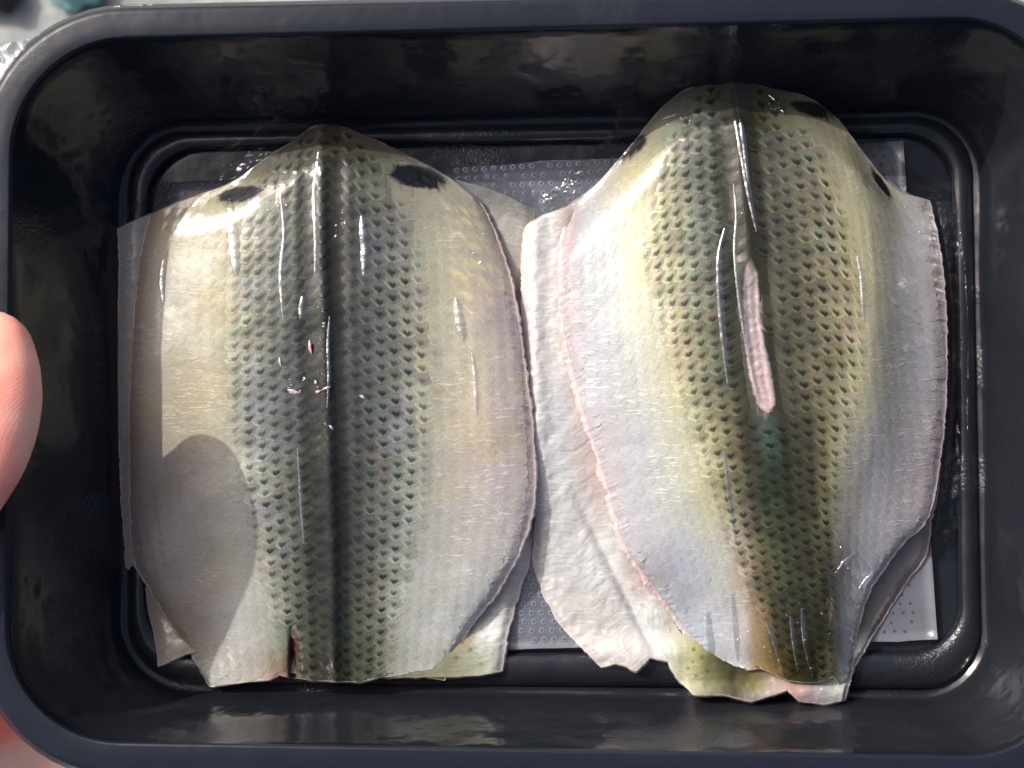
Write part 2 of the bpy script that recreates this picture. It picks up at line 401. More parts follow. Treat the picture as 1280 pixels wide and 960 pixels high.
AL = .87   # overall pigment level against the photographed lit values
class Half:
    """one side of an opened fish between its back line and its cut edge (Coons patch in photo px, real height)"""
    def __init__(s, C, E, T, B, hf, na, nv, sharpE=False, sharpB=False):
        s.na, s.nv = na, nv
        C = spline(C, nv); E = spline(E, nv, sharpE); T = spline(T, na); B = spline(B, na, sharpB)
        sg = np.sign((E-C)[:, :1].mean()); env = np.minimum(1, np.minimum(np.arange(nv), np.arange(nv)[::-1])/8.0)
        E = E.copy(); E[:, 0] += sg*env*(1.3*vnoise(E[:, 1], E[:, 1]*0, 7, 51)+1.0*vnoise(E[:, 1], E[:, 0], 2.6, 52))
        a = np.linspace(0, 1, na)[None, :, None]; v = np.linspace(0, 1, nv)[:, None, None]
        s.px = ((1-a)*C[:, None]+a*E[:, None]+(1-v)*T[None]+v*B[None]
                -((1-a)*(1-v)*C[0]+a*(1-v)*E[0]+(1-a)*v*C[-1]+a*v*E[-1]))
        s.a = np.broadcast_to(a[..., 0], (nv, na)); s.v = np.broadcast_to(v[..., 0], (nv, na))
        x, y = s.px[..., 0], s.px[..., 1]
        s.len = np.sqrt(((C-E)**2).sum(1)); s.vlen = np.sqrt((np.diff(C, axis=0)**2).sum(1)).sum()
        s.h = hf(s.a, s.v, x, y, s.a*s.len[:, None])-.9*sm(s.a, .93, 1)**2+.25*np.exp(-((s.a-.95)/.03)**2)*vnoise(x, y, 9, 61)
        s.W = PH(x, y, s.h)
    def at(s, d, t):
        """world point, height normal at lateral px distance d from the back line and length fraction t"""
        fv = np.clip(t, 0, 1)*(s.nv-1); i = np.minimum(fv.astype(int), s.nv-2); g = fv-i
        ln = np.interp(fv, np.arange(s.nv), s.len)
        fa = np.clip(d/ln, 0, .999)*(s.na-1); j = np.minimum(fa.astype(int), s.na-2); e = fa-j
        def S_(A):
            return (A[i, j]*((1-g)*(1-e))[..., None]+A[i+1, j]*(g*(1-e))[..., None]+A[i, j+1]*((1-g)*e)[..., None]+A[i+1, j+1]*(g*e)[..., None])
        return S_(s.W), S_(s.px)

def fish(name, label, group, halves, colf, base, lip, scales=None):
    """halves: (left Half, right Half)"""
    L_, R_ = halves
    cen = L_.W[len(L_.W)//2, 0].copy(); cen[2] = FLOOR+base*.001
    root = empty(name, tuple(cen), label=label, cat='fish', group=group)
    W_ = np.concatenate([L_.W[:, ::-1], R_.W[:, 1:]], 1); px = np.concatenate([L_.px[:, ::-1], R_.px[:, 1:]], 1)
    d = np.concatenate([-(L_.a*L_.len[:, None])[:, ::-1], (R_.a*R_.len[:, None])[:, 1:]], 1)
    vv = np.concatenate([L_.v[:, ::-1], R_.v[:, 1:]], 1)*L_.vlen
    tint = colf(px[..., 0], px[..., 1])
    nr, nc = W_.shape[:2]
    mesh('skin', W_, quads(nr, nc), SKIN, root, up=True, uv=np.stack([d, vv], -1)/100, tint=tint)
    # perimeter: cut flesh edge
    idx = np.arange(nr*nc).reshape(nr, nc)
    per = np.r_[idx[:, 0][::-1], idx[0, 1:], idx[1:, -1], idx[-1, -2:0:-1]]      # left up, top, right down, bottom back
    kind = np.r_[np.full(nr, 0), np.full(nc-1, 1), np.full(nr-1, 2), np.full(nc-2, 3)]
    P2 = px.reshape(-1, 2)[per]; H = (W_.reshape(-1, 3)[per, 2]-FLOOR)*1000
    tan = np.roll(P2, -3, 0)-np.roll(P2, 3, 0); tan /= (np.linalg.norm(tan, axis=1)[:, None]+1e-6)
    nor = np.stack([tan[:, 1], -tan[:, 0]], -1)
    wd = np.array([lip[k] for k in kind], float); fw = np.array([(.7, .12, .7, .3)[k] for k in kind])
    for _ in range(10): fw = (np.roll(fw, 1)+fw+np.roll(fw, -1))/3
    fw = np.clip(fw+.35*vnoise(P2[:, 0], P2[:, 1], 22, 9), 0, 1)[:, None]; et = tint.reshape(-1, 3)[per]*.9*(1-fw)+lin((224, 198, 192))*AL*fw
    for _ in range(12): wd = (np.roll(wd, 1)+wd+np.roll(wd, -1))/3
    for _ in range(8): nor = (np.roll(nor, 1, 0)+nor+np.roll(nor, -1, 0))/3
    wd = wd*(1+.75*vnoise(P2[:, 0], P2[:, 1], 22, 5)+.12*vnoise(P2[:, 0], P2[:, 1], 4, 6))
    rows = []
    for f, dz in ((0, 0.01), (.25, .03), (.55, -.2), (.85, -.9), (1.0, -1.8), (.75, None)):
        hh = H+dz if dz is not None else np.full_like(H, base)
        hh = np.maximum(hh, base) if dz is not None and dz < 0 else hh
        Q = P2+nor*(wd*f)[:, None]
        rows.append(PH(Q[:, 0], Q[:, 1], hh))
    rows = np.array(rows)
    mesh('cut_edge', rows, quads(rows.shape[0], rows.shape[1], True), FLESH, root, up=True, tint=np.broadcast_to(et, rows.shape))
    if scales:
        make_scales(root, halves, colf, **scales)
    return root

PQ = np.array([(p, q) for q in (0, .38, .62, .82, 1.0) for p in (-1, -.5, 0, .5, 1)], float)
SQ = quads(5, 5)
def scale_geo(h, other, d0, s0, pw, ln, mk):
    q = PQ[:, 1]; p = PQ[:, 0]
    w = np.where(q > .45, np.sqrt(np.clip(1-((q-.45)/.56)**2.3, 0.001, 1)), .9)
    d = d0+p*w*pw; t = (s0+(q-.5)*ln)/h.vlen
    W_, px = h.at(np.maximum(d, 0), t); W2, px2 = other.at(np.maximum(-d, 0), t)
    o_ = (d < 0)[:, None]; W_ = np.where(o_, W2, W_); px = np.where(o_, px2, px)
    W_[:, 2] += (.05+(.125+.175*min(1, 1.6*mk))*q-(.08+.07*min(1, 1.6*mk))*(p**2)*q)*.001
    return W_, px
def make_scales(root, halves, colf, dlim, pitch, vp, skip, limit=300, tilt=0.0):
    items = []
    for si, h in enumerate(halves):
        sgn = -1 if si == 0 else 1
        s = -2.0; rown = 0
        while s < h.vlen-6:
            t = max(s, 0)/h.vlen; y = h.px[int(t*(h.nv-1)), 0, 1]
            pit = np.interp(y, *pitch); lim = np.interp(y, *dlim[si])
            rowlen = h.len[int(t*(h.nv-1)) if 0 <= t < 1 else 0]
            for k in range(0, 30):
                par = (k+rown) % 2
                if si == 1 and k == 0: continue
                if par: continue
                d = k*pit
                if d > rowlen-14: break
                d_ = d+random.uniform(-.8, .8); s_ = s+random.uniform(-1.0, 1.0)
                W0, px0 = h.at(np.array([max(d_, .2)]), np.array([s_/h.vlen]))
                x0, y0 = px0[0]
                if skip(x0, y0): continue
                mk = float(np.clip((lim+pit*.4-d)/(pit*1.5), 0, 1))*np.random.default_rng(int(x0*7+y0)).triangular(.6, 1.0, 1.0)
                items.append((si, d_, s_, pit*random.uniform(.80, .92), np.interp(y, *vp)*random.uniform(1.85, 2.1), mk, x0, y0))
            s += np.interp(y, *vp)/2*1.0; rown += 1
    # the largest shown become parts, the rest one part
    order = sorted(range(len(items)), key=lambda i: -items[i][3]*items[i][4]-items[i][5]*200)
    single = set(order[:limit]); rest_V, rest_F, rest_T, rest_U, rest_M = [], [], [], [], []
    for i, (si, d_, s_, pw, ln, mk, x0, y0) in enumerate(items):
        h = halves[si]
        W_, px = scale_geo(h, halves[1-si], d_, s_, pw, ln, mk)
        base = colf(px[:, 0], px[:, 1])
        f_ = min(1, mk*1.5)+.14; g = 1+f_*np.random.default_rng(i).uniform(-.24, .18); hue = f_*np.random.default_rng(i+999).normal(0, .032, 3)
        T_ = np.clip(base*g*(1+hue), 0, 1)
        q = SQ if si == 1 else SQ[:, ::-1]   # both look up
        if i in single:
            mesh('scale', W_, q, SCALE, root, up=True, uv=PQ, tint=T_, mark=mk)
        else:
            b = 25*len(rest_V); rest_V.append(W_); rest_F.append(q+b); rest_T.append(T_); rest_U.append(PQ); rest_M.append(np.full(25, mk))
    if rest_V:
        tag(mesh('small_scales', np.concatenate(rest_V), np.concatenate(rest_F), SCALE, root, uv=np.concatenate(rest_U), tint=np.concatenate(rest_T), mark=np.concatenate(rest_M)), kind='stuff')

def ends(v, k=.3, w=.03): return (1-k*np.exp(-(v/w)**2))*(1-k*np.exp(-((1-v)/w)**2))
# ---- fish lying underneath (their flaps show round the upper ones)
def cul(x, y):
    rows = [(230, [(150, (205, 200, 190)), (400, (120, 120, 100)), (600, (200, 195, 190)), (670, (195, 190, 175))]),
            (500, [(145, (200, 195, 188)), (165, (205, 200, 192)), (400, (120, 120, 100)), (640, (225, 205, 200)), (670, (222, 190, 182))]),
            (700, [(160, (205, 195, 188)), (200, (215, 190, 182)), (400, (120, 120, 100)), (600, (215, 210, 195)), (660, (220, 215, 208))]),
            (790, [(200, (200, 180, 165)), (400, (120, 120, 100)), (570, (195, 190, 150)), (600, (205, 208, 205)), (640, (210, 212, 210))]),
            (840, [(200, (215, 200, 185)), (400, (120, 120, 100)), (560, (180, 180, 140)), (610, (200, 202, 175)), (640, (200, 205, 215))])]
    c = table(rows, x, y)
    c = blot(c, x, y, 575, 795, 18, 14, 20, (190, 165, 110), .5, 4, .6)
    for bx, by in ((570, 822), (588, 812), (601, 830), (577, 803)): c = blot(c, x, y, bx, by, 3, 2.4, 0, (120, 110, 70), .5, 3, .8)
    return c*AL
def hul(a, v, x, y, d):
    return 4.2-1.6*a**3+.5*vnoise(x, y, 60, 12)+.18*vnoise(x, y, 14, 31)+1.2*np.exp(-((x-640)/30)**2)*sm(y, 300, 500)+1.6*sm(y, 770, 815)+1.0*sm(-x, -190, -165)
C_ = [(400, 205), (405, 500), (420, 848)]
l = Half(C_, [(147, 286), (150, 330), (148, 400), (145, 470), (149, 560), (153, 640), (158, 706), (172, 728), (186, 770), (196, 808), (198, 833)],
         [(400, 205), (300, 235), (210, 262), (147, 286)], [(420, 848), (330, 835), (262, 812), (232, 817), (198, 833)], hul, 70, 220, True, True)
r = Half(C_, [(668, 263), (664, 300), (662, 360), (668, 450), (672, 560), (670, 640), (660, 700), (645, 750), (632, 800), (627, 838)],
         [(400, 205), (500, 215), (590, 232), (628, 245), (668, 263)], [(420, 848), (500, 846), (560, 845), (600, 843), (627, 838)], hul, 90, 220, True, True)
fish('fish_fillet', 'lower fish of the left pair, its pale flaps showing beneath the upper fish', 'butterflied fish lying in the tray', (l, r), cul, .9, (1.5, 3, 4, 3))

def cur(x, y):
    rows = [(200, [(700, (225, 215, 205)), (1165, (205, 190, 180))]),
            (300, [(655, (232, 215, 212)), (690, (238, 228, 226)), (710, (225, 185, 178)), (1100, (200, 200, 200)), (1185, (205, 188, 185))]),
            (550, [(665, (230, 218, 215)), (700, (228, 224, 226)), (745, (220, 185, 180)), (1100, (200, 200, 205)), (1180, (205, 190, 192))]),
            (700, [(670, (228, 212, 208)), (700, (225, 215, 214)), (770, (226, 220, 220)), (800, (222, 180, 172)), (1100, (165, 155, 160)), (1165, (170, 155, 160))]),
            (775, [(700, (230, 215, 210)), (760, (225, 212, 210)), (820, (228, 222, 220)), (833, (226, 210, 195)), (845, (222, 216, 190)), (868, (200, 186, 128)), (890, (170, 160, 95)), (1100, (150, 140, 140))]),
            (820, [(730, (228, 210, 205)), (826, (228, 215, 212)), (838, (222, 216, 196)), (850, (212, 204, 164)), (866, (220, 208, 145)), (885, (160, 150, 85)), (905, (105, 98, 45)), (935, (95, 88, 38)), (960, (175, 140, 70)), (1000, (190, 180, 110)), (1060, (215, 215, 210))]),
            (858, [(830, (225, 205, 180)), (860, (225, 215, 165)), (890, (170, 160, 110)), (915, (110, 100, 50)), (945, (165, 150, 85)), (970, (205, 175, 165)), (1000, (222, 165, 155)), (1025, (205, 190, 190)), (1045, (228, 225, 215))]),
            (878, [(860, (190, 175, 165)), (920, (120, 110, 80)), (950, (170, 165, 175)), (1000, (200, 160, 160)), (1050, (200, 198, 200))])]
    c = table(rows, x, y)
    for bx, by, s_ in ((855, 790, 2), (867, 812, 2.5), (872, 800, 2), (860, 835, 2), (878, 822, 3), (884, 838, 2.5), (870, 845, 2), (893, 812, 3), (866, 827, 1.6)):
        c = blot(c, x, y, bx, by, s_, s_*.8, 0, (105, 90, 45), .6, 3, .8)
    return c*AL*np.array([.93, .985, 1.0])
def hur(a, v, x, y, d):
    h = 4.6-1.6*a**3+.5*vnoise(x, y, 60, 22)+.2*vnoise(x, y, 12, 41)
    cr = 690+(y-560)*.50                                              # crease down the left flap
    h = h-1.0*np.exp(-((x-cr)/7)**2)*sm(y, 600, 680)*sm(900-y, 60, 120)*(x < 840)
    h = h+.2*np.exp(-(((x-858)/24)**2+((y-815)/34)**2))+1.8*np.exp(-(((x-1000)/50)**2+((y-862)/12)**2))
    h = h+3.4*(1-sm(x, 675, 800))*sm(-y, -740, -520)+1.2*np.exp(-((x-668)/14)**2)*sm(-y, -700, -560)+.6*np.exp(-((x-700)/22)**2)*sm(-y, -420, -280)+1.8*sm(y, 785, 822)+.8*sm(x, 1130, 1165)+2.2*sm(y, 850, 878)
    return h
C_ = [(930, 190), (955, 500), (985, 862)]
l = Half(C_, [(675, 272), (658, 285), (653, 320), (653, 400), (660, 480), (667, 560), (670, 640), (667, 700), (680, 742), (703, 783), (730, 812), (752, 833)],
         [(930, 190), (830, 190), (760, 225), (712, 258), (675, 272)],
         [(985, 862), (940, 876), (905, 868), (868, 868), (848, 848), (836, 826), (822, 823), (812, 821), (795, 838), (785, 832), (770, 828), (752, 833)], hur, 170, 260, False, True)
r = Half(C_, [(1160, 262), (1176, 330), (1182, 420), (1180, 520), (1172, 600), (1163, 650), (1158, 690), (1134, 726), (1104, 772), (1080, 812), (1064, 842), (1056, 874)],
         [(930, 190), (1040, 190), (1120, 235), (1160, 262)], [(985, 862), (1000, 876), (1030, 879), (1056, 874)], hur, 90, 260, False, True)
fish('fish_fillet', 'lower fish of the right pair, with torn yellow tail end and pale flap showing', 'butterflied fish lying in the tray', (l, r), cur, .9, (2, 3, 3, 4))

# ---- upper left fish
def ctl(x, y):
    rows = [(150, [(280, (150, 145, 125)), (350, (125, 125, 98)), (385, (100, 103, 70)), (405, (78, 82, 50)), (430, (95, 98, 72)), (480, (130, 128, 108)), (560, (170, 165, 145))]),
            (215, [(200, (195, 175, 165)), (260, (205, 198, 170)), (310, (175, 168, 130)), (350, (140, 145, 118)), (385, (100, 106, 82)), (405, (72, 78, 50)), (430, (92, 97, 76)), (465, (128, 132, 118)), (500, (165, 162, 138)), (530, (190, 182, 155)), (600, (205, 195, 178))]),
            (350, [(160, (190, 165, 158)), (185, (205, 190, 180)), (205, (218, 212, 196)), (258, (216, 210, 186)), (285, (188, 184, 150)), (325, (150, 157, 138)), (362, (112, 120, 110)), (390, (78, 84, 68)), (410, (58, 64, 44)), (435, (88, 93, 84)), (470, (122, 128, 120)), (500, (150, 155, 142)), (532, (182, 180, 158)), (570, (212, 202, 172)), (610, (212, 196, 180)), (650, (222, 202, 196))]),
            (500, [(160, (190, 165, 158)), (190, (212, 205, 195)), (262, (218, 210, 186)), (295, (180, 182, 156)), (335, (138, 145, 132)), (370, (112, 118, 112)), (395, (76, 82, 66)), (420, (54, 60, 40)), (442, (100, 100, 96)), (480, (132, 138, 130)), (520, (170, 172, 156)), (555, (198, 192, 176)), (590, (228, 210, 180)), (625, (214, 198, 188)), (665, (226, 206, 202))]),
            (650, [(165, (190, 168, 162)), (200, (198, 184, 176)), (300, (205, 200, 186)), (328, (188, 188, 168)), (365, (132, 137, 120)), (395, (90, 96, 76)), (422, (54, 60, 38)), (442, (92, 92, 82)), (480, (145, 150, 136)), (515, (182, 186, 176)), (570, (210, 202, 190)), (655, (224, 210, 208))]),
            (800, [(200, (190, 170, 165)), (250, (200, 188, 178)), (300, (218, 214, 208)), (325, (212, 206, 196)), (345, (185, 188, 165)), (368, (140, 146, 118)), (392, (110, 115, 90)), (422, (70, 76, 52)), (446, (112, 118, 92)), (478, (164, 170, 144)), (494, (205, 208, 190)), (530, (224, 224, 220)), (570, (226, 228, 228))]),
            (850, [(262, (222, 222, 220)), (325, (222, 205, 190)), (345, (215, 165, 135)), (362, (170, 140, 115)), (392, (118, 122, 92)), (422, (82, 88, 58)), (446, (112, 118, 88)), (478, (172, 175, 145)), (496, (212, 212, 200)), (560, (226, 228, 228))])]
    c = table(rows, x, y)
    c = blot(c, x, y, 302, 243, 31, 10, -6, (38, 38, 46), .14, 1)
    c = blot(c, x, y, 522, 221, 35, 14, 10, (30, 32, 38), .14, 2)
    w = (sm(vnoise(x*.6, y, 60, 81), -.1, .5)*(sm(300-x, -20, 40)+sm(x-500, 0, 60)))[..., None]
    c = c*(1-w*np.array([.01, .05, .16]))
    w = (sm(vnoise(x, y*.7, 45, 83), .05, .5)*sm(x-500, 0, 80))[..., None]
    c = c*(1-w*np.array([.07, .09, .0]))
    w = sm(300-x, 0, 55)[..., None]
    c = c*(1-w*np.array([.15, .17, .19]))  # sun-facing left flank darkened in the tint to offset the strong sunlight
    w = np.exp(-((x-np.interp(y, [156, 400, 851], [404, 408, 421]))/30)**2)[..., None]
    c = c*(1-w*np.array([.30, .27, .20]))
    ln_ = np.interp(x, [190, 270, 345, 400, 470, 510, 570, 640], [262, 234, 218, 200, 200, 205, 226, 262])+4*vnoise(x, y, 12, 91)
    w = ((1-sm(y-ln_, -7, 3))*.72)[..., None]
    c = c*(1-w)+lin((78, 72, 64))*w  # dark head flesh, with the rim's shade put into the colour too
    w = (sm(vnoise(x, y, 46, 71), -.15, .45)*sm(np.abs(x-395), 8, 30)*(1-sm(np.abs(x-405), 85, 120))*sm(y, 180, 300)*(1-sm(y, 640, 780))*.55)[..., None]
    c = c*(1-w)+c*np.array([.98, .96, 1.34])*w
    w = (sm(vnoise(x, y, 30, 73), .1, .5)*(1-sm(np.abs(x-452), 18, 40))*sm(y, 400, 470)*.5)[..., None]
    c = c*(1-w)+c*np.array([1.22, .94, 1.16])*w
    for k, (bx, by) in enumerate(((575, 262), (585, 278), (590, 296), (600, 310), (592, 328), (605, 335), (583, 345), (610, 358), (598, 372), (590, 392))):
        c = blot(c, x, y, bx, by, 22, 1.8, 12, (238, 226, 165), .8, 20+k, .6)
    c = blot(c, x, y, 366, 822, 7, 38, 6, (92, 50, 46), .3, 9, .9)
    return c*AL
def htl(left):
    def f(a, v, x, y, d):
        pk = np.interp(v, [0, .08, .3, .6, .85, 1], [9.5, 12.2, 13.8, 13.5, 11, 8.5]); ed = np.interp(v, [0, .1, .8, 1], [7, 5.6, 5.2, 5.0])+(2.2*sm(v, -.08, .25)*sm(1-v, .05, .3) if left else 0)
        if left: h = ed+(pk-ed)*(1-a**2.3)
        else:
            g_ = np.interp(a, np.linspace(0, 1, 60), np.convolve(np.pad(np.interp(np.linspace(0, 1, 60), [0, .15, .4, .62, .82, 1], [1, .95, .76, .64, .47, .10]), 4, 'edge'), np.ones(9)/9, 'valid'))
            w_ = sm(v, .03, .25)*sm(1-v, .02, .3)
            h = ed+(pk-ed)*(w_*g_+(1-w_)*(1-a**1.75))+w_*2.6*a
        h = h+.55*np.exp(-(d/6)**2)-.35*np.exp(-((d-20)/9)**2)
        h = h-3.2*np.exp(-(((x-367)/4)**2))*sm(y, 770, 815)
        return h*ends(v, .13, .04)+.35*vnoise(x, y, 70, 3)+.10*vnoise(x, y, 16, 4)
    return f
C_ = [(405, 156), (402, 230), (403, 330), (407, 450), (411, 560), (416, 680), (420, 851)]
TL_L = Half(C_, [(188, 270), (176, 320), (168, 400), (163, 480), (162, 560), (163, 640), (168, 700), (190, 742), (214, 780), (240, 818), (263, 857)],
            [(405, 156), (388, 161), (368, 176), (335, 197), (285, 231), (235, 248), (188, 270)], [(420, 851), (390, 850), (362, 846), (350, 843), (338, 849), (300, 853), (263, 857)], htl(True), 190, 520, False, True)
TL_R = Half(C_, [(600, 254), (618, 290), (638, 350), (650, 420), (660, 490), (667, 560), (668, 620), (655, 675), (625, 735), (590, 780), (570, 815), (555, 849)],
            [(405, 156), (424, 158), (452, 169), (500, 190), (560, 222), (600, 254)], [(420, 851), (450, 852), (475, 846), (510, 843), (555, 849)], htl(False), 190, 520, False, True)
def skip_l(x, y):
    return y < 152 or y > 842 or (((x-302)/44)**2+((y-240)/25)**2 < 1) or (((x-524)/50)**2+((y-219)/28)**2 < 1) or (abs(x-367) < 6 and y > 775)
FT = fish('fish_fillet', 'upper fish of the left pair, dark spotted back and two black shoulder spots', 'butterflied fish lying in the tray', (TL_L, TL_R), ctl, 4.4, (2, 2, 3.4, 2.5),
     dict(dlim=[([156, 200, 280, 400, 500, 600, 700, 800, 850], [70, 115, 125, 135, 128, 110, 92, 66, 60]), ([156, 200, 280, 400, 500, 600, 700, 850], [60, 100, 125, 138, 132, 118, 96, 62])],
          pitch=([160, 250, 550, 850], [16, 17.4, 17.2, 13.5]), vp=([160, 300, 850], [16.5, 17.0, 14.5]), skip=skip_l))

def stump(root, halves, px_, py_, rx, ry, rot, hh, col, name='fin_stump'):
    A = np.concatenate([H_.px.reshape(-1, 2) for H_ in halves]); Hh = np.concatenate([H_.h.ravel() for H_ in halves])
    h0 = Hh[np.argmin(((A-[px_, py_])**2).sum(1))]
    u_, th = np.meshgrid(np.linspace(0, 1, 7), np.linspace(0, 2*math.pi, 18, endpoint=False), indexing='ij')
    a_ = u_*rx*np.cos(th)*(1+.3*np.sin(3*th+px_)); b_ = u_*ry*np.sin(th)*(1+.2*np.sin(2*th+py_)); k_ = R(rot)
    X = px_+a_*math.cos(k_)-b_*math.sin(k_); Y = py_+a_*math.sin(k_)+b_*math.cos(k_)
    Hz = h0+.35+hh*np.sqrt(1-u_**2*.999)-.5*u_**3+.12*vnoise(X, Y, 2.5, 4)
    W_ = PH(X, Y, Hz)
    mesh(name, W_, quads(7, 18, True), FLESH, root, up=True, tint=np.broadcast_to(lin(col)*AL, W_.shape))
for a_ in ((388, 434, 2.6, 11, -6, .8, (226, 176, 176)), (367, 490, 10, 3.6, 12, .35, (190, 170, 180)), (398, 490, 4.2, 2.6, -25, .6, (228, 180, 176)), (408, 485, 6, 2.2, -22, .5, (190, 178, 196)),
           (395, 478, 2.2, 3.6, -20, .5, (216, 206, 180)), (414, 534, 5, 2.0, 40, .35, (200, 196, 205)), (350, 452, 2.2, 7, -8, .25, (190, 196, 205)), (453, 496, 5, 2.2, 30, .25, (190, 184, 205))):
    stump(FT, (TL_L, TL_R), *a_)
# ---- upper right fish
def ctr(x, y):
    rows = [(105, [(800, (150, 148, 125)), (880, (120, 122, 98)), (920, (85, 85, 52)), (945, (88, 86, 55)), (985, (125, 122, 92)), (1040, (180, 165, 120))]),
            (170, [(745, (205, 190, 170)), (790, (205, 192, 150)), (840, (160, 162, 138)), (885, (128, 132, 118)), (912, (92, 90, 60)), (935, (82, 80, 48)), (950, (92, 92, 66)), (975, (128, 130, 108)), (1020, (165, 160, 130)), (1060, (200, 190, 155)), (1100, (190, 185, 165))]),
            (300, [(700, (228, 205, 205)), (716, (220, 195, 192)), (730, (216, 216, 218)), (765, (222, 220, 212)), (795, (235, 225, 182)), (830, (192, 186, 140)), (868, (150, 156, 136)), (898, (112, 116, 104)), (925, (84, 84, 58)), (948, (92, 88, 62)), (980, (126, 122, 96)), (1030, (164, 158, 124)), (1066, (200, 190, 142)), (1084, (214, 204, 160)), (1110, (198, 192, 170)), (1140, (196, 196, 204)), (1180, (216, 196, 196))]),
            (450, [(710, (228, 208, 206)), (740, (222, 218, 222)), (800, (222, 218, 204)), (850, (205, 198, 150)), (880, (162, 160, 124)), (910, (106, 106, 82)), (945, (96, 94, 70)), (965, (98, 94, 72)), (1000, (126, 120, 94)), (1040, (160, 152, 114)), (1070, (205, 194, 146)), (1086, (210, 200, 160)), (1110, (190, 188, 172)), (1150, (196, 196, 204)), (1183, (214, 194, 198))]),
            (600, [(760, (228, 208, 206)), (800, (220, 216, 218)), (850, (224, 220, 196)), (888, (212, 204, 152)), (912, (170, 160, 112)), (935, (108, 104, 72)), (960, (78, 92, 62)), (985, (84, 88, 56)), (1015, (110, 106, 72)), (1035, (170, 162, 110)), (1052, (196, 186, 160)), (1100, (202, 198, 204)), (1175, (210, 192, 200))]),
            (720, [(800, (228, 214, 214)), (860, (218, 218, 228)), (900, (215, 212, 205)), (930, (200, 182, 150)), (946, (150, 134, 96)), (965, (125, 118, 78)), (985, (95, 106, 70)), (1010, (108, 106, 66)), (1036, (115, 110, 70)), (1046, (176, 168, 150)), (1080, (198, 198, 210)), (1150, (200, 190, 198))]),
            (790, [(850, (222, 224, 234)), (900, (214, 216, 228)), (930, (214, 208, 205)), (942, (196, 160, 122)), (956, (176, 142, 92)), (966, (112, 106, 60)), (1000, (84, 82, 34)), (1030, (90, 86, 38)), (1042, (150, 145, 110)), (1056, (188, 194, 208)), (1080, (196, 200, 212))]),
            (840, [(890, (226, 228, 236)), (930, (222, 220, 226)), (945, (205, 165, 110)), (965, (175, 135, 60)), (985, (110, 100, 40)), (1020, (92, 86, 36)), (1040, (175, 165, 110)), (1055, (200, 205, 210))])]
    c = table(rows, x, y)
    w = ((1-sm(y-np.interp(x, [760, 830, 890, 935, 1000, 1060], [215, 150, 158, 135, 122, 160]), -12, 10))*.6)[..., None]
    c = c*(1-w)+lin((84, 86, 84))*w  # shade of the tray rim over the head end, put into the tint
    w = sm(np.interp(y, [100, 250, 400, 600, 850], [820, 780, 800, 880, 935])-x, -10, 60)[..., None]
    c = c*(1-w*np.array([.22, .19, .14]))  # flank turned to the sun toned down in colour against the direct light
    c = blot(c, x, y, 1018, 137, 30, 9, 14, (34, 32, 30), .16, 1)
    c = blot(c, x, y, 792, 184, 22, 9, -38, (40, 38, 34), .25, 2)
    c = blot(c, x, y, 1101, 229, 21, 4, 55, (30, 30, 32), .18, 3)
    c = blot(c, x, y, 961, 545, 11, 30, -8, (110, 150, 140), .95, 8, .22)
    c = blot(c, x, y, 968, 640, 16, 75, -6, (66, 88, 56), .95, 9, .22)
    # flesh laid bare where the back fin was cut away
    xc = np.interp(y, [320, 400, 450, 500, 520], [938, 940, 947, 957, 960]); w = np.interp(y, [318, 345, 400, 470, 505, 518], [0, 9, 10, 14, 11, 0])
    m = (1-sm(np.abs(x-xc)+2.2*vnoise(x, y, 6, 15), w-2, w+1.5))*(w > 0)
    fl = .95*(lin((188, 172, 172))*(1-sm(y, 400, 500))[..., None]+lin((204, 180, 182))*sm(y, 400, 500)[..., None])*(1+.22*vnoise(x, y*.25, 3, 16)+.12*vnoise(x, y, 12, 19))[..., None]; m = m*sm(y, 318, 345)*.9
    return (c*(1-m[..., None])+fl*m[..., None])*AL
def ridge(v): return np.interp(v, [0, .25, .5, .66, .82, 1], [.6, .62, .56, .40, .46, .58])
def htr(left):
    def f(a, v, x, y, d):
        pk = np.interp(v, [0, .07, .3, .55, .8, 1], [14.5, 18.8, 21, 20.6, 16, 11]); ed = np.interp(v, [0, .1, .8, 1], [9, 6.0, 5.6, 6.5])+(6.4 if left else 3.0)*sm(v, .02, .12)*sm(1-v, .05, .3)
        if left: p = 1-a**1.65
        else:
            r_ = ridge(v); k = .14
            p1 = 1-.13*(a/r_)**2; p2 = .87*np.clip(1-(a-r_)/(1-r_), 0, 1)**1.1
            p = np.where(a < r_, p1, p2); w = np.exp(-((a-r_)/.05)**2)*.035; p = p-w
            p = np.maximum(p, 0)
        h = ed+(pk-ed)*p
        xc = np.interp(y, [100, 320, 400, 450, 520, 600], [918, 938, 940, 947, 960, 968])
        h = hh = h+.5*np.exp(-((x-xc)/9)**2)*sm(-y, -560, -480)-(.75+.2*vnoise(x, y, 6, 77))*np.exp(-((x-xc)/8)**4)*sm(y, 330, 370)*sm(-y, -520, -490)-.5*np.exp(-((x-xc+22)/8)**2)*sm(-y, -620, -520)-.4*np.exp(-((x-xc-24)/8)**2)*sm(-y, -620, -520)
        return h*ends(v, .18, .04)+.35*vnoise(x, y, 70, 7)+.10*vnoise(x, y, 16, 8)
    return f
C_ = [(918, 100), (926, 190), (936, 290), (944, 400), (958, 520), (970, 620), (984, 710), (996, 790), (1004, 853)]
TR_L = Half(C_, [(716, 258), (706, 300), (702, 350), (706, 410), (718, 470), (736, 530), (754, 590), (770, 645), (786, 690), (822, 738), (852, 778), (878, 812), (896, 832)],
            [(918, 100), (870, 108), (832, 132), (795, 175), (755, 222), (716, 258)], [(1004, 853), (985, 850), (968, 842), (950, 834), (935, 837), (915, 831), (896, 832)], htr(True), 190, 540, False, True)
